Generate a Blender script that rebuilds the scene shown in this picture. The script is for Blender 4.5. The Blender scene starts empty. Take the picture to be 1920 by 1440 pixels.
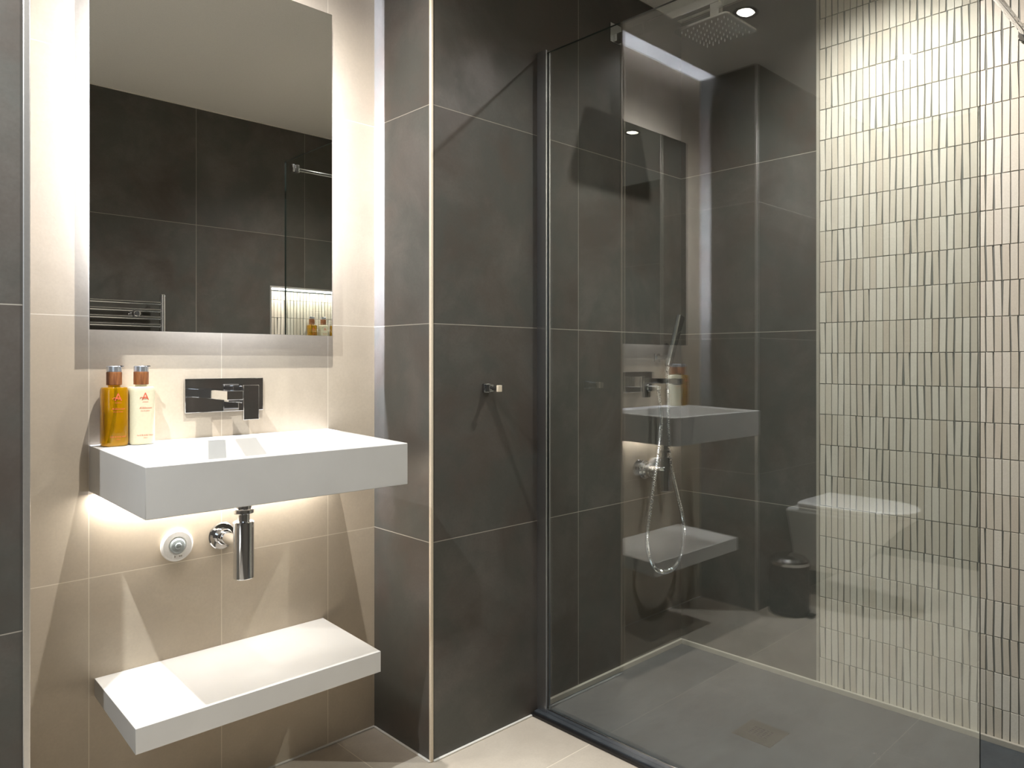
import bpy, bmesh, math, random
from mathutils import Vector, Matrix
random.seed(7)
PI = math.pi
C = bpy.context.scene.collection

# ---------------------------------------------------------------- camera
cam = bpy.data.cameras.new('camera')
cam_o = bpy.data.objects.new('camera', cam); C.objects.link(cam_o)
cam_o.location = (-1.2403, -1.8963, 1.0955)
cam_o.rotation_euler = (PI/2, 0, -math.radians(43.6945))
cam.sensor_width = 36.0
cam.lens = 1391.549/1920*36.0
cam.shift_y = -(720-678.09)/1920
cam.clip_start = 0.01
bpy.context.scene.camera = cam_o

# ---------------------------------------------------------------- world, exposure
w = bpy.data.worlds.new('world'); bpy.context.scene.world = w; w.use_nodes = True
w.node_tree.nodes['Background'].inputs[0].default_value = (0.02, 0.02, 0.02, 1)
vs = bpy.context.scene.view_settings
vs.view_transform = 'Standard'; vs.look = 'None'; vs.gamma = 1; vs.use_curve_mapping = False
vs.exposure = 1.05
cy = bpy.context.scene.cycles
cy.use_denoising = True
cy.max_bounces = 12; cy.transparent_max_bounces = 16; cy.diffuse_bounces = 6; cy.glossy_bounces = 6; cy.transmission_bounces = 8
cy.caustics_reflective = False; cy.caustics_refractive = False
cy.sample_clamp_indirect = 6.0

LAMP_W = 70.0          # vanity and toilet downlights
SHOWER_W = 64.0        # shower downlight
LED_W_PER_M = 23.0      # strip behind the mirror
FILL_STRENGTH = 0.8           # brightness of the unseen fill panel
WARM = (1.0, 0.965, 0.925)
LEDC = (0.84, 0.89, 1.06)

# ---------------------------------------------------------------- dimensions (metres)
H = 2.404
D = 0.277              # depth of the vanity alcove
XL = -0.937            # left return of the alcove
XM = 1.209             # shower side wall
XG = 0.425             # glass screen
YB = -2.06             # wall opposite the mirror
XW = -2.35

# ---------------------------------------------------------------- materials
def srgb(r, g, b):
    f = lambda c: (c/255/12.92) if c/255 <= 0.04045 else ((c/255+0.055)/1.055)**2.4
    return (f(r), f(g), f(b), 1)

def newmat(name):
    m = bpy.data.materials.new(name); m.use_nodes = True
    nt = m.node_tree; return m, nt, nt.nodes['Principled BSDF']

def math_n(nt, op, a, b=None, c=None):
    n = nt.nodes.new('ShaderNodeMath'); n.operation = op
    for i, v in enumerate((a, b, c)):
        if v is None: continue
        if isinstance(v, (int, float)): n.inputs[i].default_value = v
        else: nt.links.new(v, n.inputs[i])
    return n.outputs[0]

def mixc(nt, fac, a, b):
    n = nt.nodes.new('ShaderNodeMix'); n.data_type = 'RGBA'
    for idx, v in ((0, fac), (6, a), (7, b)):
        if isinstance(v, (int, float)): n.inputs[idx].default_value = v
        elif isinstance(v, tuple): n.inputs[idx].default_value = v
        else: nt.links.new(v, n.inputs[idx])
    return n.outputs[2]

def noise(nt, co, scale, detail=4, rough=0.55, dist=0.0):
    n = nt.nodes.new('ShaderNodeTexNoise'); nt.links.new(co, n.inputs['Vector'])
    n.inputs['Scale'].default_value = scale; n.inputs['Detail'].default_value = detail
    n.inputs['Roughness'].default_value = rough; n.inputs['Distortion'].default_value = dist
    return n.outputs['Fac']

def ramp(nt, v, p0, p1):
    n = nt.nodes.new('ShaderNodeMapRange'); nt.links.new(v, n.inputs[0])
    n.inputs[1].default_value = p0; n.inputs[2].default_value = p1; n.clamp = True
    return n.outputs[0]

def plain(name, col, rough=0.5, metal=0.0, spec=0.5, bump=0.0, bscale=200, coat=0.0):
    m, nt, b = newmat(name)
    co = nt.nodes.new('ShaderNodeTexCoord').outputs['Object']
    v = ramp(nt, noise(nt, co, bscale, 3), 0.3, 0.7)
    dark = tuple(c*0.94 for c in col[:3]) + (1,)
    nt.links.new(mixc(nt, v, dark, col), b.inputs['Base Color'])
    b.inputs['Roughness'].default_value = rough; b.inputs['Metallic'].default_value = metal
    b.inputs['Specular IOR Level'].default_value = spec; b.inputs['Coat Weight'].default_value = coat
    if bump:
        bn = nt.nodes.new('ShaderNodeBump'); bn.inputs['Strength'].default_value = bump
        bn.inputs['Distance'].default_value = 0.001
        nt.links.new(v, bn.inputs['Height']); nt.links.new(bn.outputs[0], b.inputs['Normal'])
    return m

def tile_mat(name, cA, cB, cC, grout, u_axis, u_off, u_per, v_off=0.0, v_per=0.6, v_axis='Z', gw=0.0022, rough=0.5, spec=0.4, tint=0.10, dust=0.12):
    """large format porcelain: clouded colour, thin joints, slight tint per tile"""
    m, nt, b = newmat(name)
    co = nt.nodes.new('ShaderNodeTexCoord').outputs['Object']
    sep = nt.nodes.new('ShaderNodeSeparateXYZ'); nt.links.new(co, sep.inputs[0])
    U = sep.outputs[u_axis]; V = sep.outputs[v_axis]
    us = math_n(nt, 'SUBTRACT', U, u_off); vs_ = math_n(nt, 'SUBTRACT', V, v_off)
    du = math_n(nt, 'PINGPONG', us, u_per/2); dv = math_n(nt, 'PINGPONG', vs_, v_per/2)
    d = math_n(nt, 'MINIMUM', du, dv)
    joint = math_n(nt, 'LESS_THAN', d, gw/2)
    fu = math_n(nt, 'FLOOR', math_n(nt, 'DIVIDE', us, u_per)); fv = math_n(nt, 'FLOOR', math_n(nt, 'DIVIDE', vs_, v_per))
    cmb = nt.nodes.new('ShaderNodeCombineXYZ'); nt.links.new(fu, cmb.inputs[0]); nt.links.new(fv, cmb.inputs[1])
    wn = nt.nodes.new('ShaderNodeTexWhiteNoise'); wn.noise_dimensions = '3D'; nt.links.new(cmb.outputs[0], wn.inputs['Vector'])
    off = nt.nodes.new('ShaderNodeVectorMath'); off.operation = 'MULTIPLY_ADD'
    nt.links.new(wn.outputs['Color'], off.inputs[0]); off.inputs[1].default_value = (9, 9, 9); nt.links.new(co, off.inputs[2])
    vco = off.outputs[0]
    n1 = ramp(nt, noise(nt, vco, 2.2, 7, 0.62, 0.6), 0.40, 0.60)
    n2 = ramp(nt, noise(nt, vco, 5.5, 6, 0.6, 0.3), 0.42, 0.60)
    n3 = ramp(nt, noise(nt, vco, 160, 3, 0.6), 0.35, 0.75)
    n4 = ramp(nt, noise(nt, vco, 9, 8, 0.75, 0.2), 0.60, 0.78)
    col = mixc(nt, n1, cA, cB)
    col = mixc(nt, math_n(nt, 'MULTIPLY', n2, 0.65), col, cC)
    hi = tuple(min(1, c*1.55+0.01) for c in cB[:3]) + (1,)
    col = mixc(nt, math_n(nt, 'MULTIPLY', math_n(nt, 'MULTIPLY', n4, n3), dust*3), col, hi)
    lo = tuple(c*0.80 for c in cA[:3]) + (1,)
    col = mixc(nt, math_n(nt, 'MULTIPLY', n3, 0.28), col, lo)
    dk = tuple(c*0.8 for c in cA[:3]) + (1,)
    col = mixc(nt, math_n(nt, 'MULTIPLY', wn.outputs['Value'], tint), col, dk)
    col = mixc(nt, joint, col, grout)
    nt.links.new(col, b.inputs['Base Color'])
    b.inputs['Specular IOR Level'].default_value = spec
    r = math_n(nt, 'MULTIPLY_ADD', n2, 0.12, rough-0.06)
    r = math_n(nt, 'MAXIMUM', r, math_n(nt, 'MULTIPLY', joint, 0.8))
    nt.links.new(r, b.inputs['Roughness'])
    bn = nt.nodes.new('ShaderNodeBump'); bn.inputs['Strength'].default_value = 0.35; bn.inputs['Distance'].default_value = 0.0005
    hgt = math_n(nt, 'SUBTRACT', math_n(nt, 'MULTIPLY', n3, 0.12), joint)
    nt.links.new(hgt, bn.inputs['Height']); nt.links.new(bn.outputs[0], b.inputs['Normal'])
    return m

BEI = (srgb(198, 184, 163), srgb(207, 194, 174), srgb(190, 177, 158))
FLO = (srgb(192, 181, 166), srgb(204, 194, 179), srgb(187, 176, 161))
DRK = (srgb(78, 71, 65), srgb(95, 91, 86), srgb(72, 75, 70))
JB = srgb(228, 218, 200); JD = srgb(152, 146, 135)
def dark_tile(n, ax, off, per=0.61, **k): return tile_mat(n, *DRK, JD, ax, off, per, rough=0.42, **k)

M = {}
M['beige'] = tile_mat('beige_wall_tile', *BEI, JB, 'X', -0.156, 0.3057, rough=0.55, gw=0.0019)
M['floor'] = tile_mat('beige_floor_tile', *FLO, JB, 'X', -0.13, 0.6, v_off=-0.514, v_per=0.6, v_axis='Y', rough=0.45, gw=0.0024)
M['dark_x'] = dark_tile('dark_tile_shower_wall', 'X', 0.0, 0.6096)
M['dark_ret'] = dark_tile('dark_tile_alcove_return', 'Y', 1.0, 5.0)
M['dark_side'] = dark_tile('dark_tile_side_wall', 'Y', 3.0, 9.0)
M['dark_pier'] = dark_tile('dark_tile_left_wall', 'X', XL, 0.6096)
M['dark_rear'] = dark_tile('dark_tile_rear_wall', 'X', 0.225, 0.61)
M['dark_left'] = dark_tile('dark_tile_far_left', 'Y', -0.3, 0.61)
M['ceiling'] = plain('ceiling_paint', srgb(243, 240, 234), 0.85, spec=0.2)
M['chrome'] = plain('polished_chrome', (0.82, 0.83, 0.85, 1), 0.06, 1.0)
M['chrome_d'] = plain('dark_chrome', (0.50, 0.51, 0.52, 1), 0.10, 1.0)
M['alu'] = plain('satin_aluminium', (0.62, 0.63, 0.65, 1), 0.28, 1.0)
M['trim'] = plain('brushed_trim', (0.60, 0.58, 0.55, 1), 0.38, 0.9)
M['trim_l'] = plain('cream_trim', srgb(222, 208, 186), 0.45, 0.0)
M['solid'] = plain('white_solid_surface', srgb(206, 204, 200), 0.38, bscale=8, spec=0.45)
M['plastic'] = plain('white_plastic', srgb(235, 233, 228), 0.35)
M['ceramic'] = plain('white_ceramic', srgb(235, 233, 230), 0.12)
M['black'] = plain('black_metal', (0.012, 0.012, 0.013, 1), 0.35)
M['rubber'] = plain('black_sealant', (0.010, 0.009, 0.009, 1), 0.3)
M['silicone'] = plain('grey_silicone', srgb(168, 162, 150), 0.5)
M['silicone_w'] = plain('white_silicone', srgb(226, 222, 214), 0.5)
M['drain'] = plain('drain_metal', srgb(74, 70, 64), 0.35, 0.6)
M['hole'] = plain('dark_slot', (0.006, 0.006, 0.006, 1), 0.6)
M['pump'] = plain('silver_pump', (0.70, 0.73, 0.78, 1), 0.25, 0.85)
M['nozzle'] = plain('clear_nozzle', srgb(215, 215, 212), 0.3)
M['cream'] = plain('cream_bottle', srgb(226, 220, 190), 0.28, coat=0.3)
M['ink'] = plain('orange_ink', srgb(226, 104, 74), 0.5)
M['ink_d'] = plain('brown_ink', srgb(176, 96, 20), 0.5)
M['edge'] = plain('green_glass_edge', srgb(16, 30, 26), 0.4, spec=0.2)
M['lens'] = plain('frosted_lens', srgb(152, 160, 160), 0.18, bump=0.3, bscale=400, coat=0.6)
M['grout'] = plain('mosaic_grout', srgb(112, 112, 106), 0.8, bump=0.4, bscale=500)

def wood():
    m, nt, b = newmat('walnut_collar')
    co = nt.nodes.new('ShaderNodeTexCoord').outputs['Object']
    mp = nt.nodes.new('ShaderNodeMapping'); nt.links.new(co, mp.inputs[0]); mp.inputs['Scale'].default_value = (60, 60, 8)
    n = ramp(nt, noise(nt, mp.outputs[0], 3, 4), 0.35, 0.65)
    nt.links.new(mixc(nt, n, srgb(108, 62, 34), srgb(160, 104, 62)), b.inputs['Base Color'])
    b.inputs['Roughness'].default_value = 0.45
    return m
M['wood'] = wood()

def slate():
    m, nt, b = newmat('slate_tray')
    co = nt.nodes.new('ShaderNodeTexCoord').outputs['Object']
    mp = nt.nodes.new('ShaderNodeMapping'); nt.links.new(co, mp.inputs[0]); mp.inputs['Rotation'].default_value = (0, 0, 0.7); mp.inputs['Scale'].default_value = (1, 2.4, 1)
    n1 = ramp(nt, noise(nt, mp.outputs[0], 4, 8, 0.65, 0.8), 0.35, 0.68)
    n2 = ramp(nt, noise(nt, mp.outputs[0], 34, 6, 0.7), 0.4, 0.8)
    n3 = ramp(nt, noise(nt, co, 16, 5, 0.7), 0.69, 0.74)
    c = mixc(nt, n1, srgb(44, 48, 53), srgb(64, 69, 73))
    c = mixc(nt, math_n(nt, 'MULTIPLY', n2, 0.25), c, srgb(84, 84, 82))
    c = mixc(nt, math_n(nt, 'MULTIPLY', n3, 0.35), c, srgb(170, 168, 162))
    nt.links.new(c, b.inputs['Base Color']); b.inputs['Roughness'].default_value = 0.42
    bn = nt.nodes.new('ShaderNodeBump'); bn.inputs['Strength'].default_value = 0.35; bn.inputs['Distance'].default_value = 0.002
    nt.links.new(noise(nt, mp.outputs[0], 22, 8, 0.7, 0.5), bn.inputs['Height']); nt.links.new(bn.outputs[0], b.inputs['Normal'])
    return m
M['slate'] = slate()

def mosaic_mat():
    m, nt, b = newmat('mosaic_chip')
    g = nt.nodes.new('ShaderNodeNewGeometry')
    co = nt.nodes.new('ShaderNodeTexCoord').outputs['Object']
    r = g.outputs['Random Per Island']
    c = mixc(nt, r, srgb(198, 189, 174), srgb(213, 207, 195))
    r2 = ramp(nt, math_n(nt, 'FRACT', math_n(nt, 'MULTIPLY', r, 7.3)), 0.75, 1.0)
    c = mixc(nt, math_n(nt, 'MULTIPLY', r2, 0.35), c, srgb(190, 174, 158))
    n = ramp(nt, noise(nt, co, 260, 3), 0.4, 0.75)
    c = mixc(nt, math_n(nt, 'MULTIPLY', n, 0.18), c, srgb(160, 148, 128))
    nt.links.new(c, b.inputs['Base Color']); b.inputs['Roughness'].default_value = 0.6
    b.inputs['Specular IOR Level'].default_value = 0.3
    return m
M['mosaic'] = mosaic_mat()

def amber():
    m, nt, b = newmat('amber_liquid')
    co = nt.nodes.new('ShaderNodeTexCoord').outputs['Object']
    n = ramp(nt, noise(nt, co, 30, 2), 0.3, 0.7)
    nt.links.new(mixc(nt, n, srgb(234, 170, 4), srgb(242, 184, 10)), b.inputs['Base Color'])
    b.inputs['Roughness'].default_value = 0.12; b.inputs['Transmission Weight'].default_value = 0.75
    b.inputs['IOR'].default_value = 1.33; b.inputs['Coat Weight'].default_value = 0.5
    return m
M['amber'] = amber()

def mirror_mat():
    m, nt, b = newmat('mirror_silver')
    b.inputs['Base Color'].default_value = (0.93, 0.935, 0.90, 1)
    b.inputs['Metallic'].default_value = 1; b.inputs['Roughness'].default_value = 0.0
    return m
M['mirror'] = mirror_mat()

def pane_mat(f0=0.105, tr=(0.955, 0.98, 0.965, 1)):
    """thin clear glass: transparent, with an angle-dependent surface reflection"""
    m = bpy.data.materials.new('clear_glass'); m.use_nodes = True; nt = m.node_tree
    nt.nodes.remove(nt.nodes['Principled BSDF']); out = nt.nodes['Material Output']
    g = nt.nodes.new('ShaderNodeNewGeometry')
    dt = nt.nodes.new('ShaderNodeVectorMath'); dt.operation = 'DOT_PRODUCT'
    nt.links.new(g.outputs['Incoming'], dt.inputs[0]); nt.links.new(g.outputs['Normal'], dt.inputs[1])
    c = math_n(nt, 'ABSOLUTE', dt.outputs['Value'])
    p = math_n(nt, 'POWER', math_n(nt, 'SUBTRACT', 1.0, c), 5)
    f = math_n(nt, 'MULTIPLY_ADD', p, 1-f0, f0)
    tb = nt.nodes.new('ShaderNodeBsdfTransparent'); tb.inputs[0].default_value = tr
    gb = nt.nodes.new('ShaderNodeBsdfGlossy'); gb.inputs['Roughness'].default_value = 0.0
    mx = nt.nodes.new('ShaderNodeMixShader')
    nt.links.new(f, mx.inputs[0]); nt.links.new(tb.outputs[0], mx.inputs[1]); nt.links.new(gb.outputs[0], mx.inputs[2])
    nt.links.new(mx.outputs[0], out.inputs[0])
    return m
M['glass'] = pane_mat()

def emit(name, col, s):
    m = bpy.data.materials.new(name); m.use_nodes = True; nt = m.node_tree
    nt.nodes.remove(nt.nodes['Principled BSDF'])
    e = nt.nodes.new('ShaderNodeEmission'); e.inputs[0].default_value = col + (1,); e.inputs[1].default_value = s
    nt.links.new(e.outputs[0], nt.nodes['Material Output'].inputs[0]); return m
M['lamp'] = emit('lamp_lens', (1.0, 0.93, 0.80), 30.0)
M['led'] = emit('led_tape', LEDC, 12.0)
M['fill_glow'] = emit('added_fill_glow', (0.80, 0.91, 1.0), FILL_STRENGTH)

# ---------------------------------------------------------------- helpers
def box(bm, x0, x1, y0, y1, z0, z1, bev=0.0, seg=2):
    v = [bm.verts.new(p) for p in ((x0,y0,z0),(x1,y0,z0),(x1,y1,z0),(x0,y1,z0),(x0,y0,z1),(x1,y0,z1),(x1,y1,z1),(x0,y1,z1))]
    fs = [bm.faces.new([v[i] for i in f]) for f in ((3,2,1,0),(4,5,6,7),(0,1,5,4),(1,2,6,5),(2,3,7,6),(3,0,4,7))]
    if bev > 0:
        es = set(e for f in fs for e in f.edges)
        bmesh.ops.bevel(bm, geom=list(es), offset=bev, segments=seg, profile=0.5, affect='EDGES')
    return v

def frame_for(d):
    d = d.normalized(); a = Vector((0,0,1)) if abs(d.z) < 0.9 else Vector((1,0,0))
    u = d.cross(a).normalized(); return u, d.cross(u).normalized()

def lathe(bm, p, axis, prof, n=40):
    """prof: (distance along axis, radius)"""
    p = Vector(p); axis = Vector(axis).normalized(); u, v = frame_for(axis); rings = []
    for t, r in prof:
        if r <= 1e-6: rings.append([bm.verts.new(p+axis*t)])
        else: rings.append([bm.verts.new(p+axis*t+(u*math.cos(2*PI*i/n)+v*math.sin(2*PI*i/n))*r) for i in range(n)])
    for a, b in zip(rings, rings[1:]):
        for i in range(n):
            j = (i+1) % n
            if len(a) == 1 and len(b) == 1: continue
            if len(a) == 1: bm.faces.new((a[0], b[i], b[j]))
            elif len(b) == 1: bm.faces.new((a[i], b[0], a[j]))
            else: bm.faces.new((a[i], b[i], b[j], a[j]))

def cyl(bm, p, q, r, n=32, ch=0.0):
    p, q = Vector(p), Vector(q); L = (q-p).length
    pr = [(0,0),(0,r-ch),(ch,r),(L-ch,r),(L,r-ch),(L,0)] if ch else [(0,0),(0,r),(L,r),(L,0)]
    lathe(bm, p, q-p, pr, n)

def tube(bm, pts, rad, n=12):
    """sweep with a radius function of arc length"""
    pts = [Vector(p) for p in pts]; L = 0; rings = []
    prev_u = None
    for i, p in enumerate(pts):
        d = (pts[min(i+1, len(pts)-1)]-pts[max(i-1, 0)]).normalized()
        if prev_u is None: u, _ = frame_for(d)
        else: u = (prev_u - d*prev_u.dot(d)).normalized()
        v = d.cross(u); prev_u = u
        if i: L += (p-pts[i-1]).length
        r = rad(L) if callable(rad) else rad
        rings.append([bm.verts.new(p+(u*math.cos(2*PI*k/n)+v*math.sin(2*PI*k/n))*r) for k in range(n)])
    for a, b in zip(rings, rings[1:]):
        for k in range(n): bm.faces.new((a[k], a[(k+1) % n], b[(k+1) % n], b[k]))
    bm.faces.new(rings[0][::-1]); bm.faces.new(rings[-1])

def spline(ps, n=24):
    ps = [Vector(p) for p in ps]; out = []
    P = [ps[0]*2-ps[1]] + ps + [ps[-1]*2-ps[-2]]
    for i in range(1, len(P)-2):
        for k in range(n):
            t = k/n; a, b, c, d = P[i-1], P[i], P[i+1], P[i+2]
            out.append(0.5*((2*b)+(c-a)*t+(2*a-5*b+4*c-d)*t*t+(3*b-a-3*c+d)*t**3))
    out.append(ps[-1]); return out

def superloop(cx, cy, z, hx, hy, e=4, n=48):
    out = []
    for i in range(n):
        t = 2*PI*i/n; c, s = math.cos(t), math.sin(t)
        out.append((cx+hx*math.copysign(abs(c)**(2/e), c), cy+hy*math.copysign(abs(s)**(2/e), s), z))
    return out

def loft(bm, loops, cap=True):
    R = [[bm.verts.new(p) for p in l] for l in loops]; n = len(R[0])
    for a, b in zip(R, R[1:]):
        for i in range(n): bm.faces.new((a[i], a[(i+1) % n], b[(i+1) % n], b[i]))
    if cap: bm.faces.new(R[0][::-1]); bm.faces.new(R[-1])

def thing(name, label, cat, loc, group=None):
    o = bpy.data.objects.new(name, None); C.objects.link(o); o.location = loc; o.empty_display_size = 0.05
    o['label'] = label; o['category'] = cat
    if group: o['group'] = group
    return o

def obj(name, bm, mat, parent=None, smooth=False, label=None, root=None, mats=None):
    """bm in world coordinates; parent's world position is subtracted"""
    off = Vector((0,0,0)); p = parent
    while p is not None: off += p.location; p = p.parent
    if off.length: bmesh.ops.translate(bm, verts=bm.verts, vec=-off)
    bmesh.ops.recalc_face_normals(bm, faces=bm.faces)
    me = bpy.data.meshes.new(name)
    bm.to_mesh(me); bm.free()
    for mm in (mats or [mat]): me.materials.append(mm)
    if smooth:
        me.polygons.foreach_set('use_smooth', [True]*len(me.polygons))
        try: me.set_sharp_from_angle(angle=math.radians(21))
        except Exception: pass
    o = bpy.data.objects.new(name, me); C.objects.link(o)
    if parent is not None: o.parent = parent
    if label: o['label'] = label
    return o

def bmn(): return bmesh.new()
def struct(name, bm, mat, **k):
    o = obj(name, bm, mat, **k); o['kind'] = 'structure'; return o
def bbox_obj(name, dims, mat, parent=None, bev=0.0, label=None, smooth=False):
    bm = bmn(); box(bm, *dims, bev=bev); return obj(name, bm, mat, parent, smooth=smooth or bev > 0, label=label)
def copy_tree(o, loc, label=None):
    r = o.copy(); C.objects.link(r); r.location = loc
    if label: r['label'] = label
    for ch in o.children:
        c = ch.copy(); C.objects.link(c); c.parent = r
        for g in ch.children:
            d = g.copy(); C.objects.link(d); d.parent = c
    return r

# ---------------------------------------------------------------- lights in the ceiling
def downlight(x, y, watts, label, col=WARM):
    t = thing('downlight', label, 'ceiling light', (x, y, H), 'recessed ceiling downlights')
    bm = bmn(); lathe(bm, (x, y, H), (0,0,-1), [(-0.0, 0.044), (0.003, 0.043), (0.0035, 0.034), (-0.004, 0.0285)], 48)
    obj('bezel', bm, M['chrome_d'], t, smooth=True)
    bm = bmn(); lathe(bm, (x, y, H-0.001), (0,0,-1), [(0, 0), (0, 0.0285)], 40)
    obj('lens', bm, M['lamp'], t)
    l = bpy.data.lights.new('downlight_beam', 'SPOT'); l.energy = watts; l.color = col
    l.spot_size = math.radians(142); l.spot_blend = 1.0; l.shadow_soft_size = 0.010
    lo = bpy.data.objects.new('downlight_beam', l); C.objects.link(lo); lo.parent = t; lo.location = (0, 0, -0.004)
    return t
downlight(-0.463, -0.491, LAMP_W*0.9, 'recessed ceiling downlight in front of the washbasin')
downlight(-1.335, -0.76, LAMP_W*1.35, 'recessed ceiling downlight over the toilet', (0.93, 0.97, 1.0))
downlight(0.80, -1.09, SHOWER_W, 'recessed ceiling downlight inside the shower', (1.0, 0.965, 0.93))

def strip_light(name, parent, loc, size, rot, watts, col=LEDC):
    l = bpy.data.lights.new(name, 'AREA'); l.shape = 'RECTANGLE'; l.size = size[0]; l.size_y = size[1]
    l.energy = watts; l.color = col
    o = bpy.data.objects.new(name, l); C.objects.link(o); o.parent = parent
    o.location = Vector(loc)-parent.location; o.rotation_euler = rot
    return o

# ---------------------------------------------------------------- room shell
T = 0.10
bm = bmn(); box(bm, XW, 0.400, YB, 0.0, -T, 0.0); struct('floor', bm, M['floor'])
bm = bmn(); box(bm, XW-T, XM+T, YB-0.3, T, H, H+T); struct('ceiling', bm, M['ceiling'])
bm = bmn(); box(bm, XL-0.02, 0.02, 0.0, T, 0.0, H); struct('wall_vanity', bm, M['beige'])
bm = bmn(); box(bm, 0.0, 0.05, -D+0.006, 0.0, 0.0, H); struct('wall_alcove_right', bm, M['dark_ret'])
bm = bmn(); box(bm, XL-0.05, XL, -D-0.002, 0.0, 0.0, H); struct('wall_alcove_left', bm, M['dark_ret'])
bm = bmn(); box(bm, 0.006, XM+T, -D, -D+0.03, 0.0, H); struct('wall_shower', bm, M['dark_x'])
bm = bmn(); box(bm, XW, XL-0.008, -D-0.008, -D+0.03, 0.0, H); struct('wall_pier', bm, M['dark_pier'])
bm = bmn(); box(bm, XM, XM+T, -0.809, -D, 0.0, H); struct('wall_shower_side', bm, M['dark_side'])
bm = bmn(); box(bm, XM+0.004, XM+T, YB, -0.809, 0.0, H); struct('wall_mosaic', bm, M['grout'])
bm = bmn(); box(bm, XW-T, XW, YB, 0.0, 0.0, H); struct('wall_left', bm, M['dark_left'])
# wall opposite the mirror, with a niche cut into it
NX0, NX1, NZ0, NZ1 = 0.634, 1.180, 1.175, 1.508
bm = bmn()
WX0, WX1, WZ0, WZ1 = -2.25, -1.48, 0.90, 2.10      # opening behind the camera for an added glowing fill panel
box(bm, XW, WX0, YB-T, YB, 0, H); box(bm, WX0, WX1, YB-T, YB, 0, WZ0); box(bm, WX0, WX1, YB-T, YB, WZ1, H); box(bm, WX1, NX0, YB-T, YB, 0, H); box(bm, NX1, XM+T, YB-T, YB, 0, H)
box(bm, NX0, NX1, YB-T, YB, 0, NZ0); box(bm, NX0, NX1, YB-T, YB, NZ1, H)
struct('wall_rear', bm, M['dark_rear'])
bm = bmn(); box(bm, NX0-0.02, NX1+0.02, YB-T-0.02, YB-T, NZ0-0.02, NZ1+0.02); struct('wall_niche', bm, M['grout'])

bm = bmn()
for a in ((WX0, WX0+0.045, WZ0, WZ1), (WX1-0.045, WX1, WZ0, WZ1), (WX0+0.045, WX1-0.045, WZ0, WZ0+0.045), (WX0+0.045, WX1-0.045, WZ1-0.045, WZ1)): box(bm, a[0], a[1], YB-0.06, YB-0.005, a[2], a[3])
fill_frame = struct('fill_panel_1', bm, M['plastic'])
bm = bmn(); box(bm, WX0+0.045, WX1-0.045, YB-0.045, YB-0.035, WZ0+0.045, WZ1-0.045); obj('fill_pane', bm, M['fill_glow'], fill_frame)  # unseen glowing pane, added to give soft cool fill light

# corner trims, sealant beads
bm = bmn(); box(bm, -0.0015, 0.0085, -D-0.0025, -D+0.0075, 0, H, bev=0.003, seg=3); struct('trim_1', bm, M['trim_l'], smooth=True)
bm = bmn(); box(bm, XL-0.011, XL+0.0015, -D-0.0105, -D-0.0005, 0, H, bev=0.002, seg=2); struct('trim_2', bm, M['trim'], smooth=True)
bm = bmn(); box(bm, XM-0.002, XM+0.008, -0.815, -0.806, 0.03, H); struct('trim_3', bm, M['silicone'])
def bead(name, dims, mat): 
    bm = bmn(); box(bm, *dims, bev=0.002, seg=2); return struct(name, bm, mat, smooth=True)
bead('baseboard_vanity', (XL, -0.001, -0.006, 0.001, 0, 0.005), M['silicone_w'])
bead('baseboard_return', (-0.006, 0.001, -D, -0.004, 0, 0.005), M['silicone_w'])
bead('baseboard_shower', (0.008, 0.392, -D-0.007, -D+0.001, 0, 0.005), M['silicone_w'])
bead('trim_4', (0.425, XM, -D-0.010, -D+0.001, 0.012, 0.030), M['silicone'])
bead('trim_5', (XM-0.010, XM+0.001, YB, -D-0.009, 0.012, 0.030), M['silicone'])
bead('trim_6', (0.3875, 0.4002, YB, -D, 0.0, 0.010), M['rubber'])
# ceiling joint bead
for i, dm in enumerate(((XL, 0, -0.004, 0.0, H-0.004, H), (0.008, XM, -D-0.004, -D, H-0.004, H), (XW, XM, YB, YB+0.004, H-0.005, H))):
    bead('trim_%d' % (7+i), dm, M['silicone_w'])
# niche edging
bm = bmn()
for a in ((NX0-0.008, NX0+0.001, NZ0-0.008, NZ1+0.008), (NX1-0.001, NX1+0.008, NZ0-0.008, NZ1+0.008), (NX0, NX1, NZ1-0.001, NZ1+0.008), (NX0, NX1, NZ0-0.008, NZ0+0.001)):
    box(bm, a[0], a[1], YB-0.01, YB+0.0015, a[2], a[3])
struct('trim_10', bm, M['alu'])

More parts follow.
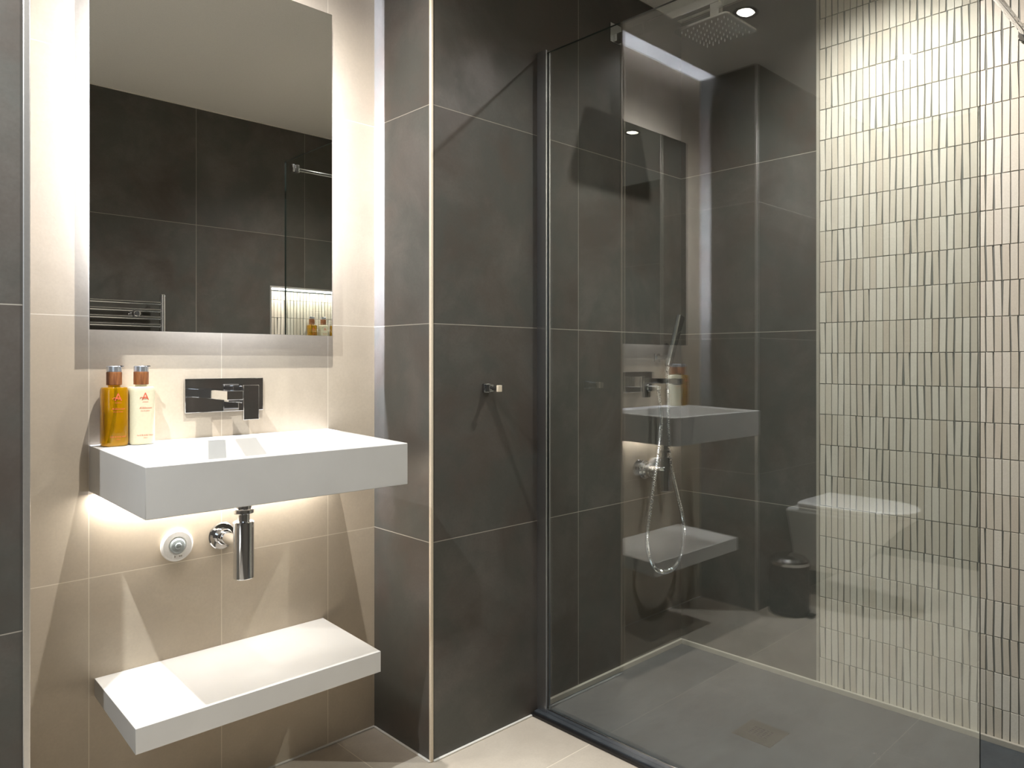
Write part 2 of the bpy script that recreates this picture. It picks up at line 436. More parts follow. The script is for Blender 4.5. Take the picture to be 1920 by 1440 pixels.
# ---------------------------------------------------------------- hand-set mosaic of long chips
def mosaic(name, P, u0, u1, z0, z1, zoff, rowh, pitch, depth, label=None):
    """P(u, z, d) -> world point, d = height of the chip face above the bed"""
    bm = bmn(); k = math.floor((z0-zoff)/rowh)
    while zoff+k*rowh < z1:
        a, b = max(z0, zoff+k*rowh+0.0008), min(z1, zoff+(k+1)*rowh-0.0008)
        k += 1
        if b-a < 0.01: continue
        n = max(1, round((u1-u0)/pitch)); u = u0; edges = []
        for i in range(n+1):
            c = u0+(u1-u0)*i/n
            edges.append((c+random.gauss(0, 0.0005) if 0 < i < n else c))
        tilt = [0.0]*(n+1)
        for i in range(1, n):
            if random.random() < 0.70: tilt[i] = random.choice((-1, 1))*random.uniform(0.0008, 0.0032)
        for i in range(n):
            g = random.uniform(0.0009, 0.0013)
            # each chip is a rigid rectangle, sometimes leaning, so wedges of bed show between them
            l0, l1 = edges[i]+g, edges[i]+g; r0, r1 = edges[i+1]-g, edges[i+1]-g
            lean = tilt[i] if random.random() < 0.85 else 0.0
            if lean > 0: l0 += abs(lean); r1 -= 0.0; l1 += 0.0002; r0 -= 0.0002; r1 -= abs(lean)*0.8
            elif lean < 0: l1 += abs(lean); r0 -= abs(lean)*0.8
            zb = a+random.uniform(0, 0.0006); zt = b-random.uniform(0, 0.0006)
            dd = depth+random.uniform(-0.0004, 0.0004)
            q = [(l0, zb), (r0, zb), (r1, zt), (l1, zt)]
            base = [bm.verts.new(P(uu, zz, -0.001)) for uu, zz in q]
            e = 0.0005
            mid = [bm.verts.new(P(uu, zz, dd-0.0006)) for uu, zz in q]
            cu = sum(x[0] for x in q)/4; cz = sum(x[1] for x in q)/4
            top = [bm.verts.new(P(uu+math.copysign(e, cu-uu), zz+math.copysign(e, cz-zz), dd)) for uu, zz in q]
            for A, B in ((base, mid), (mid, top)):
                for j in range(4): bm.faces.new((A[j], A[(j+1) % 4], B[(j+1) % 4], B[j]))
            bm.faces.new(top)
    return struct(name, bm, M['mosaic'])
mosaic('wall_mosaic_chips', lambda u, z, d: (XM+0.004-d, u, z), YB+0.002, -0.8155, 0.0145, H-0.002, 0.0098, 0.1012, 0.0201, 0.0024)
mosaic('wall_niche_chips', lambda u, z, d: (u, YB-T+d, z), NX0+0.002, NX1-0.002, NZ0+0.002, NZ1-0.012, 0.0314, 0.1012, 0.0201, 0.0040)

# ---------------------------------------------------------------- mirror with its halo
t = thing('mirror', 'large frameless rectangular wall mirror with a glowing halo above the washbasin', 'mirror', (-0.468, 0, 1.62))
MX0, MX1, MZ0, MZ1, MY = -0.7735, -0.162, 1.168, 2.073, -0.0335
bm = bmn(); box(bm, MX0, MX1, MY, MY+0.005, MZ0, MZ1)
for f in bm.faces: f.material_index = 0 if f.normal.y < -0.9 or f.calc_center_median().y < MY+1e-4 else 1
mo = obj('mirror_glass', bm, None, t, mats=[M['mirror'], M['edge']])
ins = 0.135
bbox_obj('back_frame', (MX0+ins+0.006, MX1-ins-0.006, MY+0.0052, -0.0002, MZ0+ins+0.006, MZ1-ins-0.006), M['alu'], t)
ly = -0.008; lx0, lx1, lz0, lz1 = MX0+ins, MX1-ins, MZ0+ins, MZ1-ins
WL, HL = lx1-lx0, lz1-lz0; lw = 0.004
strip_light('halo_light', t, (lx0, ly, (lz0+lz1)/2), (HL, lw), Matrix(((0,0,1),(0,-1,0),(1,0,0))).to_euler(), LED_W_PER_M*HL)
strip_light('halo_light', t, (lx1, ly, (lz0+lz1)/2), (HL, lw), Matrix(((0,0,-1),(0,1,0),(1,0,0))).to_euler(), LED_W_PER_M*HL)
strip_light('halo_light', t, ((lx0+lx1)/2, ly, lz0), (WL, lw), (0, 0, 0), 0.5*LED_W_PER_M*WL)
strip_light('halo_light', t, ((lx0+lx1)/2, ly, lz1), (WL, lw), (PI, 0, 0), LED_W_PER_M*WL)

# ---------------------------------------------------------------- washbasin
SX0, SX1, SY, SZ0, SZ1 = -0.767, -0.155, -0.386, 0.7985, 0.9045
SLT = (0.9045-0.8935)/0.386     # the top falls slightly towards the front
SLB = (0.7985-0.7915)/0.386
t = thing('washbasin', 'white rectangular wall-hung washbasin below the mirror', 'sink', (-0.461, 0, SZ0))
def basin():
    bm = bmn()
    ox0, ox1, oy0, oy1 = -0.706, -0.193, -0.360, -0.082   # opening
    bx0, bx1, by0, by1 = -0.690, -0.215, -0.345, -0.095; bz = 0.822
    o = [(SX0, SY), (SX1, SY), (SX1, -0.0003), (SX0, -0.0003)]; q = [(ox0, oy0), (ox1, oy0), (ox1, oy1), (ox0, oy1)]; b = [(bx0, by0), (bx1, by0), (bx1, by1), (bx0, by1)]
    V0 = [bm.verts.new((x, y, SZ0+y*SLB)) for x, y in o]; V1 = [bm.verts.new((x, y, SZ1+y*SLT)) for x, y in o]
    V2 = [bm.verts.new((x, y, SZ1+y*SLT)) for x, y in q]; V3 = [bm.verts.new((x, y, bz)) for x, y in b]
    bm.faces.new(V0[::-1])
    for A, B in ((V0, V1), (V1, V2), (V2, V3)):
        for i in range(4): bm.faces.new((A[i], A[(i+1) % 4], B[(i+1) % 4], B[i]))
    bm.faces.new(V3)
    bmesh.ops.recalc_face_normals(bm, faces=bm.faces)
    bmesh.ops.bevel(bm, geom=list(bm.edges), offset=0.0014, segments=2, profile=0.5, affect='EDGES')
    return bm
obj('basin_bowl', basin(), M['solid'], t, smooth=True)
bm = bmn(); lathe(bm, (-0.461, -0.220, 0.8205), (0,0,1), [(0, 0), (0, 0.033), (0.003, 0.0335), (0.0045, 0.030), (0.0045, 0.0)], 36)
obj('waste_plug', bm, M['chrome'], t, smooth=True)
bbox_obj('light_tape', (SX0+0.02, SX1-0.03, -0.021, -0.009, SZ0-0.0045, SZ0-0.0008), M['led'], t, label='glowing strip under the washbasin')
strip_light('underglow', t, ((SX0+SX1)/2-0.01, -0.015, SZ0-0.006), (SX1-SX0-0.05, 0.010), (0, 0, 0), 1.9, (1.0, 0.95, 0.87))

# bottle trap
t = thing('bottle_trap', 'chrome bottle trap under the washbasin with a round wall flange', 'pipe', (-0.461, -0.131, 0.565))
cx, cyy = -0.461, -0.131
bm = bmn(); lathe(bm, (cx, cyy, 0.797), (0,0,-1), [(0,0),(0,0.0185),(0.062,0.0185),(0.062,0)], 40); obj('tailpiece', bm, M['chrome'], t, smooth=True)
bm = bmn(); lathe(bm, (cx, cyy, 0.737), (0,0,-1), [(0,0.014),(0,0.022),(0.0015,0.0245),(0.010,0.0245),(0.0115,0.023),(0.0115,0.0145),(0.034,0.0145)], 44); obj('collar_nut', bm, M['chrome'], t, smooth=True)
bm = bmn(); lathe(bm, (cx, cyy, 0.706), (0,0,-1), [(0,0),(0,0.0225),(0.0015,0.0245),(0.137,0.0245),(0.1385,0.0235),(0.1385,0.020),(0.140,0.0195),(0.140,0)], 48); obj('trap_body', bm, M['chrome'], t, smooth=True)
bm = bmn(); cyl(bm, (cx, cyy+0.018, 0.648), (cx, -0.001, 0.648), 0.0155, 36); obj('outlet_pipe', bm, M['chrome'], t, smooth=True)
bm = bmn(); lathe(bm, (cx, -0.0002, 0.648), (0,-1,0), [(0,0.034),(0.002,0.0345),(0.0045,0.032),(0.005,0.021),(0.020,0.0205),(0.022,0.0185),(0.022,0.015)], 48); obj('wall_flange', bm, M['chrome'], t, smooth=True)

# tap
t = thing('wall_tap', 'chrome square wall-mounted mixer tap above the washbasin', 'tap', (-0.455, 0, 1.01))
bbox_obj('tap_plate', (-0.556, -0.353, -0.0075, -0.0003, 0.967, 1.053), M['chrome'], t, bev=0.0015)
bbox_obj('spout', (-0.523, -0.484, -0.182, -0.0076, 1.005, 1.0265), M['chrome'], t, bev=0.0012)
bbox_obj('aerator', (-0.517, -0.490, -0.176, -0.150, 1.0005, 1.0048), M['chrome_d'], t, bev=0.0006)
bbox_obj('valve_body', (-0.434, -0.394, -0.062, -0.0076, 0.990, 1.034), M['chrome'], t, bev=0.002)
bm = bmn(); box(bm, -0.436, -0.395, -0.074, -0.064, 0.948, 1.036, bev=0.0012)
bmesh.ops.rotate(bm, verts=bm.verts, cent=(-0.415, -0.068, 1.02), matrix=Matrix.Rotation(math.radians(0.5), 3, 'X'))
obj('lever', bm, M['chrome'], t, smooth=True)

# bottles ---------------------------------------------------------
def text_mesh(s, size, mat, parent, name, origin, align='CENTER', sx=1.0, rz=0.0, bend=None, vertical=False, shear=0.0):
    cu = bpy.data.curves.new(name, 'FONT'); cu.body = s; cu.size = size; cu.align_x = align; cu.shear = shear
    cu.resolution_u = 2; cu.extrude = 0
    to = bpy.data.objects.new(name, cu); C.objects.link(to)
    dg = bpy.context.evaluated_depsgraph_get(); me = bpy.data.meshes.new_from_object(to.evaluated_get(dg))
    bpy.data.objects.remove(to); bm = bmn(); bm.from_mesh(me); bpy.data.meshes.remove(me)
    bmesh.ops.subdivide_edges(bm, edges=[e for e in bm.edges if e.calc_length() > size*0.3], cuts=2) if bm.edges else None
    for v in bm.verts:
        x, y = v.co.x*sx, v.co.y
        if vertical: x, y = -y, x
        v.co = bend(x, y)
    me = bpy.data.meshes.new(name); bm.to_mesh(me); bm.free(); me.materials.append(mat)
    o = bpy.data.objects.new(name, me); C.objects.link(o); o.parent = parent
    return o

HX, HY, EXP = 0.0280, 0.0235, 2.9
def surf(x, z, lift=0.0003):
    """point on the front (-Y) of the bottle body, x measured along the front"""
    c = max(-0.999, min(0.999, x/HX)); y = -HY*(1-abs(c)**EXP)**(1/EXP)
    return Vector((x, y-lift, z))

def pump_bottle(kind, label, loc, group=None):
    t = thing('pump_bottle', label, 'soap bottle', (0, 0, 0), group)
    bodym = M['amber'] if kind == 'amber' else M['cream']
    prof = [(0.0, 0.90), (0.0012, 0.955), (0.004, 0.99), (0.008, 1.0), (0.118, 1.0), (0.1225, 0.985), (0.1255, 0.94), (0.127, 0.86), (0.1275, 0.55), (0.1280, 0.40)]
    bm = bmn(); loft(bm, [superloop(0, 0, z, HX*s, HY*s, EXP) for z, s in prof])
    body = obj('bottle_body', bm, bodym, t, smooth=True)
    bm = bmn(); cyl(bm, (0,0,0.1282), (0,0,0.1315), 0.013, 32); obj('neck', bm, bodym, t, smooth=True)
    bm = bmn(); cyl(bm, (0,0,0.1317), (0,0,0.1600), 0.0162, 40, 0.0008); obj('wooden_collar', bm, M['wood'], t, smooth=True)
    bm = bmn(); lathe(bm, (0,0,0.1602), (0,0,1), [(0,0),(0,0.0155),(0.0005,0.016),(0.0115,0.016),(0.0130,0.0145),(0.0130,0)], 40)
    hd = obj('pump_head', bm, M['pump'], t, smooth=True)
    bm = bmn(); box(bm, -0.002, 0.0205, -0.0035, 0.0035, 0.1712, 0.1738, bev=0.0007); 
    bmesh.ops.rotate(bm, verts=bm.verts, cent=(0,0,0.17), matrix=Matrix.Rotation(math.radians(-38), 3, 'Z'))
    obj('pump_nozzle', bm, M['chrome_d'], t, smooth=True)
    if kind == 'amber':
        bm = bmn(); tube(bm, spline([(0.002,0,0.127), (0.0, 0.0, 0.07), (-0.010, 0.0, 0.006)], 8), 0.0035, 12)
        obj('dip_tube', bm, M['plastic'], t, smooth=True)
    ink = M['ink']
    dx = 0.002
    text_mesh('A', 0.0235, ink, t, 'logo', None, sx=1.0, bend=lambda x, y: surf(x+dx, 0.098+y))
    # swash of the A
    bm = bmn(); pts = [surf(dx+x, z, 0.0005) for x, z in ((-0.0115, 0.1005), (-0.0108, 0.1035), (-0.0078, 0.1042), (-0.0040, 0.1025), (0.001, 0.1010), (0.005, 0.1035))]
    tube(bm, spline(pts, 6), 0.00055, 6); obj('logo_swash', bm, ink, t)
    text_mesh('ARRAN', 0.0034, ink, t, 'maker_line', None, sx=1.15, bend=lambda x, y: surf(x+dx, 0.0925+y))
    text_mesh('Kildonan', 0.0064, ink, t, 'script_line', None, sx=1.2, shear=0.5, bend=lambda x, y: surf(x+dx, 0.0785+y))
    text_mesh('lime & amber', 0.0038, ink, t, 'scent_line', None, bend=lambda x, y: surf(x+dx, 0.0730+y))
    text_mesh('hand & body lotion' if kind != 'amber' else 'hand & body wash', 0.0050, ink, t, 'product_line', None, bend=lambda x, y: surf(x*0.92+dx, 0.0190+y))
    text_mesh('300ml', 0.0034, ink, t, 'volume_line', None, bend=lambda x, y: surf(x+dx, 0.0135+y))
    if kind == 'amber':
        def side(x, y): 
            th = PI+0.55 + x/0.028
            c, s = math.cos(th), math.sin(th)
            return Vector((HX*math.copysign(abs(c)**(2/EXP), c)*1.01, HY*math.copysign(abs(s)**(2/EXP), s)*1.01, 0.075+y))
        text_mesh('refreshing hand & body wash', 0.0058, M['ink_d'], t, 'side_text', None, vertical=True, bend=side)
    t.location = loc; t.scale = (1, 1, 1.05)
    return t
pump_bottle('amber', 'amber pump bottle with wooden collar on the left corner of the washbasin', (-0.7255, -0.040, SZ1-0.0006))
pump_bottle('cream', 'cream pump bottle with wooden collar beside the amber one on the washbasin', (-0.6680, -0.041, SZ1-0.0006))
b1 = pump_bottle('amber', 'amber pump bottle in the lit wall niche seen in the mirror', (0.905, YB-0.045, NZ0+0.0002), 'bottles in the shower niche')
b2 = pump_bottle('cream', 'cream pump bottle in the lit wall niche seen in the mirror', (0.979, YB-0.045, NZ0+0.0002), 'bottles in the shower niche')
b3 = copy_tree(b1, (1.055, YB-0.045, NZ0+0.0002), 'second amber pump bottle at the far end of the lit niche')
for b in (b1, b2, b3): b.rotation_euler = (0, 0, PI)
strip_light('niche_light', b1, (0.90, YB-0.06, NZ1-0.006), (0.50, 0.01), (0, 0, 0), 0.8, (1.0, 0.93, 0.78))
nl = bpy.data.objects['niche_light']
ls = thing('niche_light_strip', 'thin glowing strip along the top of the wall niche', 'light strip', (0.90, YB-0.06, NZ1))
bbox_obj('light_tape', (NX0+0.01, NX1-0.01, YB-0.066, YB-0.054, NZ1-0.004, NZ1-0.0003), M['led'], ls)
nl.parent = ls; nl.location = (0, 0, -0.006)

# shelf
bbox_o = thing('wall_shelf', 'white thick floating shelf low on the beige wall under the washbasin', 'shelf', (-0.467, 0, 0.342))
bm = bmn()
loft(bm, [[(x, -0.292, 0.3025), (x, -0.0003, 0.327), (x, -0.0003, 0.3675), (x, -0.292, 0.3548)] for x in (-0.756, -0.1715)])
bmesh.ops.bevel(bm, geom=list(bm.edges), offset=0.0009, segments=2, profile=0.5, affect='EDGES')
obj('shelf_board', bm, M['solid'], bbox_o, smooth=True)

# motion sensor
t = thing('motion_sensor', 'round white motion sensor on the beige wall beside the bottle trap', 'sensor', (-0.574, 0, 0.643))
bm = bmn(); lathe(bm, (-0.574, -0.0002, 0.643), (0,-1,0), [(0,0.0385),(0.003,0.0395),(0.007,0.038),(0.009,0.034),(0.0093,0.0225),(0.0075,0.0205),(0.0075,0)], 56); obj('cover', bm, M['plastic'], t, smooth=True)
bm = bmn(); lathe(bm, (-0.574, -0.0076, 0.643), (0,-1,0), [(0,0.0190),(0.003,0.0185),(0.0055,0.015),(0.0065,0.0098),(0.0060,0.0092),(0.0085,0.006),(0.0092,0)], 48); obj('sensor_lens', bm, M['lens'], t, smooth=True)
bbox_obj('control_tab', (-0.585, -0.563, -0.0102, -0.0092, 0.6115, 0.6225), M['plastic'], t, bev=0.0004)
for dx_ in (-0.007, 0.0045, 0.0085):
    bm = bmn(); lathe(bm, (-0.574+dx_, -0.0103, 0.617), (0,-1,0), [(0,0),(0,0.0018),(0.0003,0.0018),(0.0003,0.0012),(0.0001,0.0012),(0.0001,0)], 18); obj('dial_mark', bm, M['silicone'], t, smooth=True)

# robe hook
t = thing('robe_hook', 'small chrome robe hook on the dark tiled wall beside the glass screen', 'hook', (0.200, -D, 1.018))
bm = bmn(); box(bm, 0.187, 0.215, -D-0.008, -D-0.0003, 1.005, 1.032, bev=0.0015); obj('hook_plate', bm, M['chrome_d'], t, smooth=True)
bm = bmn(); box(bm, 0.192, 0.210, -D-0.026, -D-0.0081, 1.008, 1.029, bev=0.0015); obj('hook_base', bm, M['chrome_d'], t, smooth=True)
bm = bmn(); cyl(bm, (0.201, -D-0.0261, 1.0185), (0.201, -D-0.054, 1.0185), 0.0065, 24); obj('hook_stem', bm, M['chrome_d'], t, smooth=True)
bm = bmn(); box(bm, 0.193, 0.209, -D-0.062, -D-0.0541, 1.009, 1.028, bev=0.0015); obj('hook_cap', bm, M['trim_l'], t, smooth=True)

# ---------------------------------------------------------------- shower
t = thing('shower_tray', 'dark grey slate shower tray behind the glass screen', 'shower tray', (0.8, -1.1, 0))
bbox_obj('tray_slab', (0.4004, XM-0.0005, YB+0.0005, -D-0.0005, -0.03, 0.0135), M['slate'], t, bev=0.002)
g = obj('drain_cover', (lambda b: (box(b, 0.716, 0.835, -0.893, -0.775, 0.0136, 0.0155, bev=0.0008), b)[1])(bmn()), M['drain'], t, smooth=True, label='square drain cover with small slots')
bm = bmn()
for i in range(5):
    for j in range(5):
        x, y = 0.7755+(i-2)*0.0105, -0.834+(j-2)*0.0125
        box(bm, x-0.0028, x+0.0028, y-0.0042, y+0.0042, 0.0154, 0.0158)
obj('drain_slots', bm, M['hole'], g)

t = thing('glass_screen', 'frameless clear glass shower screen standing on the tray edge', 'shower screen', (XG, -D, 0.0135))
GY0, GY1, GZ0, GZ1 = -1.479, -D-0.013, 0.0205, 2.050
bm = bmn(); box(bm, XG-0.004, XG+0.004, GY0, GY1, GZ0, GZ1)
for f in bm.faces: f.material_index = 0 if abs(f.calc_center_median().x-XG) > 0.003 else 1
obj('glass_pane', bm, None, t, mats=[M['glass'], M['edge']])
bm = bmn(); box(bm, XG-0.010, XG-0.0045, -D-0.038, -D-0.0003, 0.0137, 2.057); box(bm, XG+0.0045, XG+0.010, -D-0.038, -D-0.0003, 0.0137, 2.057); box(bm, XG-0.0045, XG+0.0045, -D-0.006, -D-0.0003, 0.0137, 2.057)
obj('wall_channel', bm, M['alu'], t, label='satin metal channel holding the glass to the wall')
bm = bmn(); box(bm, XG-0.0075, XG-0.0042, GY0, GY1-0.026, 0.0137, 0.0270, bev=0.0008); box(bm, XG-0.0042, XG+0.0042, GY0, GY1-0.026, 0.0137, 0.0203)
obj('bottom_channel', bm, M['chrome'], t)
t = thing('support_bar', 'chrome support bar across the top of the glass screen seen in the mirror', 'bar', (XG, -1.395, 2.0))
by_, bz_ = -1.395, 2.0
bm = bmn(); box(bm, XG-0.014, XG-0.0045, by_-0.016, by_+0.016, bz_-0.018, bz_+0.018, bev=0.0015); box(bm, XG+0.0045, XG+0.020, by_-0.016, by_+0.016, bz_-0.018, bz_+0.018, bev=0.0015); obj('glass_clamp', bm, M['chrome'], t, smooth=True)
bm = bmn(); cyl(bm, (XG+0.0201, by_, bz_), (XM-0.009, by_, bz_), 0.0085, 24); obj('bar_tube', bm, M['chrome'], t, smooth=True)
bm = bmn(); lathe(bm, (XM-0.0005, by_, bz_), (-1,0,0), [(0,0),(0,0.020),(0.006,0.020),(0.008,0.018),(0.008,0)], 32); obj('wall_flange', bm, M['chrome'], t, smooth=True)

# rain shower on a wall arm
t = thing('rain_shower', 'square chrome rain shower head on a square wall arm', 'shower head', (0.80, -D, 2.19))
ax = 0.800; az = 2.191
bbox_obj('wall_plate', (ax-0.030, ax+0.030, -D-0.007, -D-0.0003, 2.20, 2.265), M['chrome'], t, bev=0.001)
bm = bmn(); box(bm, ax-0.0125, ax+0.0125, -0.6895, -D-0.0072, az+0.010, az+0.036, bev=0.001); 
bm2 = bm; box(bm, ax-0.0125, ax+0.0125, -0.6895, -0.6595, 2.131, az+0.0098, bev=0.001)
obj('shower_arm', bm, M['chrome'], t, smooth=True)
hc = (0.795, -0.6745); hz = 2.112; hs = 0.0935
bm = bmn(); cyl(bm, (hc[0], hc[1], hz+0.007), (hc[0], hc[1], 2.1309), 0.013, 24); obj('swivel', bm, M['chrome'], t, smooth=True)
bm = bmn(); loft(bm, [superloop(hc[0], hc[1], z, hs+e_, hs+e_, 14, 72) for z, e_ in ((hz-0.001, -0.002), (hz, 0), (hz+0.005, 0), (hz+0.0065, -0.002))]); hp = obj('head_plate', bm, M['chrome'], t, smooth=True)
nozzles = []
for i in range(8):
    for j in range(8):
        nozzles.append((hc[0]+(i-3.5)*0.0208, hc[1]+(j-3.5)*0.0208))
bm = bmn(); lathe(bm, (nozzles[0][0], nozzles[0][1], hz-0.0011), (0,0,-1), [(0,0),(0,0.0020),(0.0040,0.0010),(0.0042,0)], 10)
n0 = obj('nozzle', bm, M['nozzle'], hp, smooth=True)
for nx, ny in nozzles[1:]:
    c = n0.copy(); C.objects.link(c); c.parent = hp; c.location = (nx-nozzles[0][0], ny-nozzles[0][1], 0)

# hand shower, hose, outlet, valve
t = thing('hand_shower', 'slim dark chrome hand shower standing in its wall bracket', 'hand shower', (1.03, -0.345, 1.07))
def stick(bm, p, q, w0, w1, th):
    p, q = Vector(p), Vector(q); d = (q-p).normalized(); u = Vector((1,0,0)); u = (u-d*u.dot(d)).normalized(); v = d.cross(u)
    loops = []
    L = (q-p).length
    for s, w_ in ((0, w0*0.7), (0.01, w0), (0.45, w0*1.05), (0.75, (w0+w1)/2), (0.97, w1), (1.0, w1*0.85)):
        c = p+d*L*s
        loops.append([tuple(c+u*(w_*math.copysign(abs(math.cos(a))**0.5, math.cos(a)))+v*(th*math.copysign(abs(math.sin(a))**0.5, math.sin(a)))) for a in [2*PI*k/20 for k in range(20)]])
    loft(bm, loops)
bm = bmn(); stick(bm, (1.023, -0.345, 1.078), (1.094, -0.352, 1.262), 0.0135, 0.0190, 0.0095); obj('handset', bm, M['chrome_d'], t, smooth=True)
bm = bmn(); cyl(bm, (1.0165, -0.3443, 1.060), (1.0225, -0.345, 1.077), 0.0075, 20, 0.001); obj('hose_nut', bm, M['chrome'], t, smooth=True)
t = thing('handset_bracket', 'small square wall bracket gripping the hand shower', 'bracket', (1.045, -D, 1.11))
bm = bmn(); box(bm, 1.030, 1.060, -D-0.008, -D-0.0003, 1.095, 1.125, bev=0.001); obj('bracket_plate', bm, M['chrome_d'], t, smooth=True)
bm = bmn(); box(bm, 1.036, 1.052, -0.333, -D-0.0082, 1.102, 1.118, bev=0.001); obj('bracket_arm', bm, M['chrome_d'], t, smooth=True)
pts = [(0.997,-0.322,0.985),(0.9935,-0.332,0.93),(0.984,-0.340,0.862),(0.962,-0.340,0.75),(0.930,-0.340,0.62),(0.904,-0.340,0.493),(0.9085,-0.340,0.426),(0.946,-0.340,0.362),(1.010,-0.340,0.336),(1.075,-0.340,0.346),(1.122,-0.340,0.395),(1.136,-0.340,0.460),(1.120,-0.340,0.53),(1.087,-0.340,0.610),(1.048,-0.340,0.722),(1.031,-0.341,0.859),(1.0235,-0.343,0.976),(1.0160,-0.344,1.059)]
bm = bmn(); sp = spline(pts, 40)
sp2 = []; 
acc = 0; last = sp[0]; sp2.append(sp[0])
for p in sp[1:]:
    acc += (p-last).length; last = p
    if acc >= 0.0014: sp2.append(p); acc = 0
tube(bm, sp2, lambda L: 0.0066+0.0018*(1 if (L % 0.0056) < 0.0028 else 0), 12)
ho = obj('shower_hose', bm, M['chrome'], None, smooth=False); ho['label'] = 'ribbed chrome shower hose hanging in a long loop'; ho['category'] = 'hose'
t = thing('hose_outlet', 'chrome wall elbow feeding the top of the hose', 'pipe fitting', (0.997, -D, 0.995))
bm = bmn(); lathe(bm, (0.997, -D-0.0003, 1.0), (0,-1,0), [(0,0),(0,0.015),(0.004,0.015),(0.0055,0.0135),(0.0055,0.010),(0.045,0.010),(0.052,0.007),(0.052,0)], 32); obj('elbow', bm, M['chrome'], t, smooth=True)
bm = bmn(); cyl(bm, (0.997, -0.3215, 0.9899), (0.997, -0.3218, 0.978), 0.0078, 20, 0.001); obj('elbow_nut', bm, M['chrome'], t, smooth=True)
t = thing('shower_valve', 'round chrome shower valve with a small lever on the dark wall', 'valve', (0.968, -D, 0.704))
vx, vz = 0.968, 0.704
bm = bmn(); lathe(bm, (vx, -D-0.0003, vz), (0,-1,0), [(0,0.034),(0.006,0.034),(0.007,0.033),(0.007,0.031),(0.010,0.031),(0.010,0.029),(0.018,0.029),(0.019,0.028),(0.019,0)], 48); obj('rosette', bm, M['chrome'], t, smooth=True)
bm = bmn(); lathe(bm, (vx, -D-0.0194, vz), (0,-1,0), [(0,0),(0,0.0235),(0.016,0.0235),(0.0175,0.022),(0.0175,0)], 44); obj('knob', bm, M['chrome'], t, smooth=True)
bm = bmn(); cyl(bm, (vx, -D-0.037, vz+0.004), (vx+0.012, -D-0.062, vz+0.006), 0.0055, 20); lathe(bm, (vx+0.010, -D-0.058, vz+0.006), (0.42,-0.86,0.05), [(0,0),(0,0.006),(0.004,0.0085),(0.020,0.0095),(0.023,0.008),(0.023,0.0)], 24); obj('lever', bm, M['chrome'], t, smooth=True)

# ---------------------------------------------------------------- things seen only as reflections
# wall-hung toilet
t = thing('toilet', 'white wall-hung toilet with closed lid reflected in the glass screen', 'toilet', (-1.39, -D-0.008, 0.42))
TZ = 0.022
WY = -D-0.0085
def dloop(z, w, L, back=0.0, x0=-1.39, n=40, e=2.4):
    """D shape: straight back against the wall, rounded nose towards -Y"""
    out = []
    straight = L*0.42
    for i in range(n+1):
        a = PI*i/n; c, s = math.cos(a), math.sin(a)
        out.append((x0+w*math.copysign(abs(c)**(2/e), c), WY-back-straight-(L-straight)*abs(s)**(2/e), z))
    out.append((x0-w, WY-back, z)); out.append((x0+w, WY-back, z)); return out
bm = bmn(); loft(bm, [dloop(z+TZ, w_, l) for z, w_, l in ((0.10, 0.07, 0.20), (0.13, 0.095, 0.26), (0.22, 0.12, 0.33), (0.32, 0.155, 0.42), (0.385, 0.178, 0.50), (0.395, 0.176, 0.498))]); obj('pan', bm, M['ceramic'], t, smooth=True)
bm = bmn(); loft(bm, [dloop(z+TZ, w_, l, 0.06) for z, w_, l in ((0.3955, 0.172, 0.435), (0.398, 0.178, 0.442), (0.408, 0.178, 0.442), (0.411, 0.174, 0.438))]); obj('seat', bm, M['ceramic'], t, smooth=True)
bm = bmn(); loft(bm, [dloop(z+TZ, w_, l, 0.055) for z, w_, l in ((0.4115, 0.174, 0.445), (0.414, 0.180, 0.452), (0.424, 0.180, 0.452), (0.431, 0.172, 0.442), (0.433, 0.150, 0.415))]); obj('lid', bm, M['ceramic'], t, smooth=True)
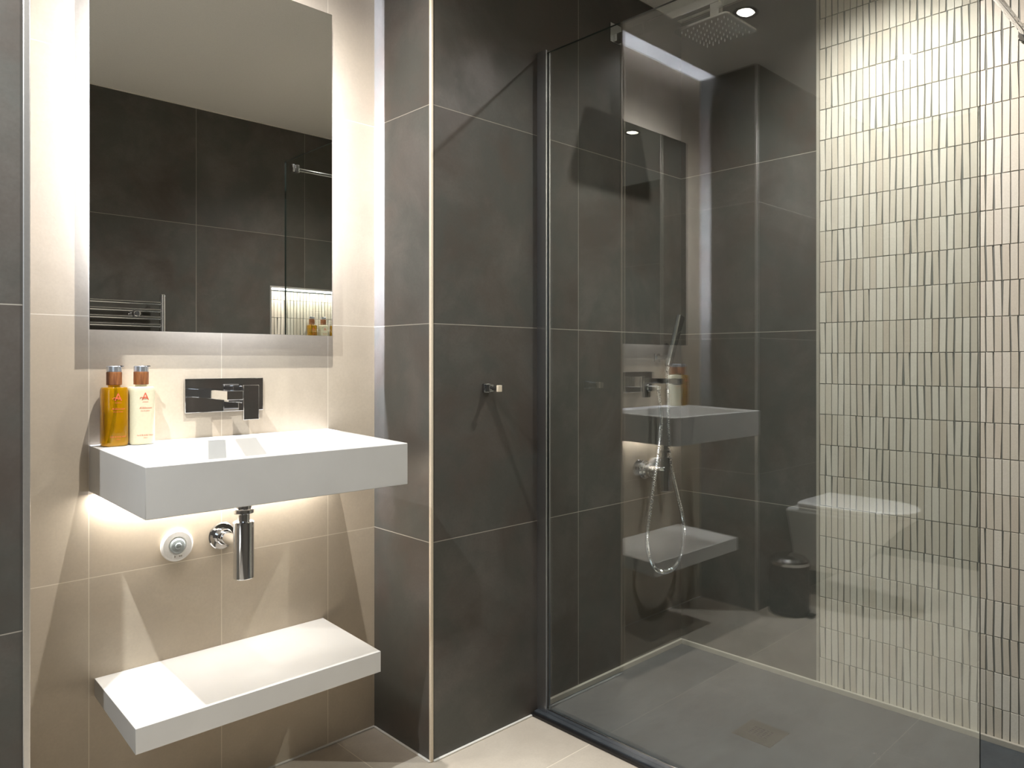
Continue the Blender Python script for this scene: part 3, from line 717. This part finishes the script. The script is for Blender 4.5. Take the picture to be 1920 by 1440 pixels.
# pedal bin
bx, byy = -1.035, -0.385
t = thing('pedal_bin', 'small black pedal bin with chrome rim beside the toilet', 'bin', (bx, byy, 0))
bm = bmn(); lathe(bm, (bx, byy, 0.0005), (0,0,1), [(0,0),(0,0.083),(0.004,0.086),(0.018,0.086),(0.019,0.082),(0.215,0.084),(0.215,0)], 56); obj('bin_body', bm, M['black'], t, smooth=True)
bm = bmn(); lathe(bm, (bx, byy, 0.2157), (0,0,1), [(0,0.080),(0,0.087),(0.012,0.087),(0.013,0.084)], 56); obj('rim', bm, M['chrome'], t, smooth=True)
bm = bmn(); lathe(bm, (bx, byy, 0.2286), (0,0,1), [(0,0),(0,0.0838),(0.004,0.083),(0.016,0.070),(0.024,0.045),(0.027,0)], 56); obj('lid', bm, M['chrome_d'], t, smooth=True)
bm = bmn(); box(bm, bx-0.022, bx+0.022, byy-0.112, byy-0.0865, 0.006, 0.014, bev=0.003); obj('pedal', bm, M['black'], t, smooth=True)

# towel rail on the wall opposite the mirror
t = thing('towel_rail', 'chrome ladder towel rail on the dark wall seen in the mirror', 'towel rail', (-0.21, YB, 1.1))
RY = YB+0.065; xr, xl = 0.038, -0.462
for xx in (xr, xl):
    bm = bmn(); lathe(bm, (xx, RY, 0.62), (0,0,1), [(0,0),(0,0.014),(0.803,0.014),(0.806,0.012),(0.806,0)], 28); obj('post', bm, M['chrome'], t, smooth=True)
zs = [1.3805-0.0362*i for i in range(4)]+[1.145-0.0362*i for i in range(5)]+[0.88-0.0362*i for i in range(6)]
for z in zs:
    bm = bmn(); cyl(bm, (xl+0.0142, RY+0.004, z), (xr-0.0142, RY+0.004, z), 0.0095, 20); obj('rung', bm, M['chrome'], t, smooth=True)
for xx in (-0.085, -0.34):
    for zz in (1.326, 0.72):
        bm = bmn(); lathe(bm, (xx, YB+0.0005, zz), (0,1,0), [(0,0),(0,0.016),(0.008,0.016),(0.009,0.009),(0.078,0.009),(0.080,0.015),(0.088,0.015),(0.0895,0.012),(0.0895,0)], 24); obj('bracket', bm, M['chrome'], t, smooth=True)
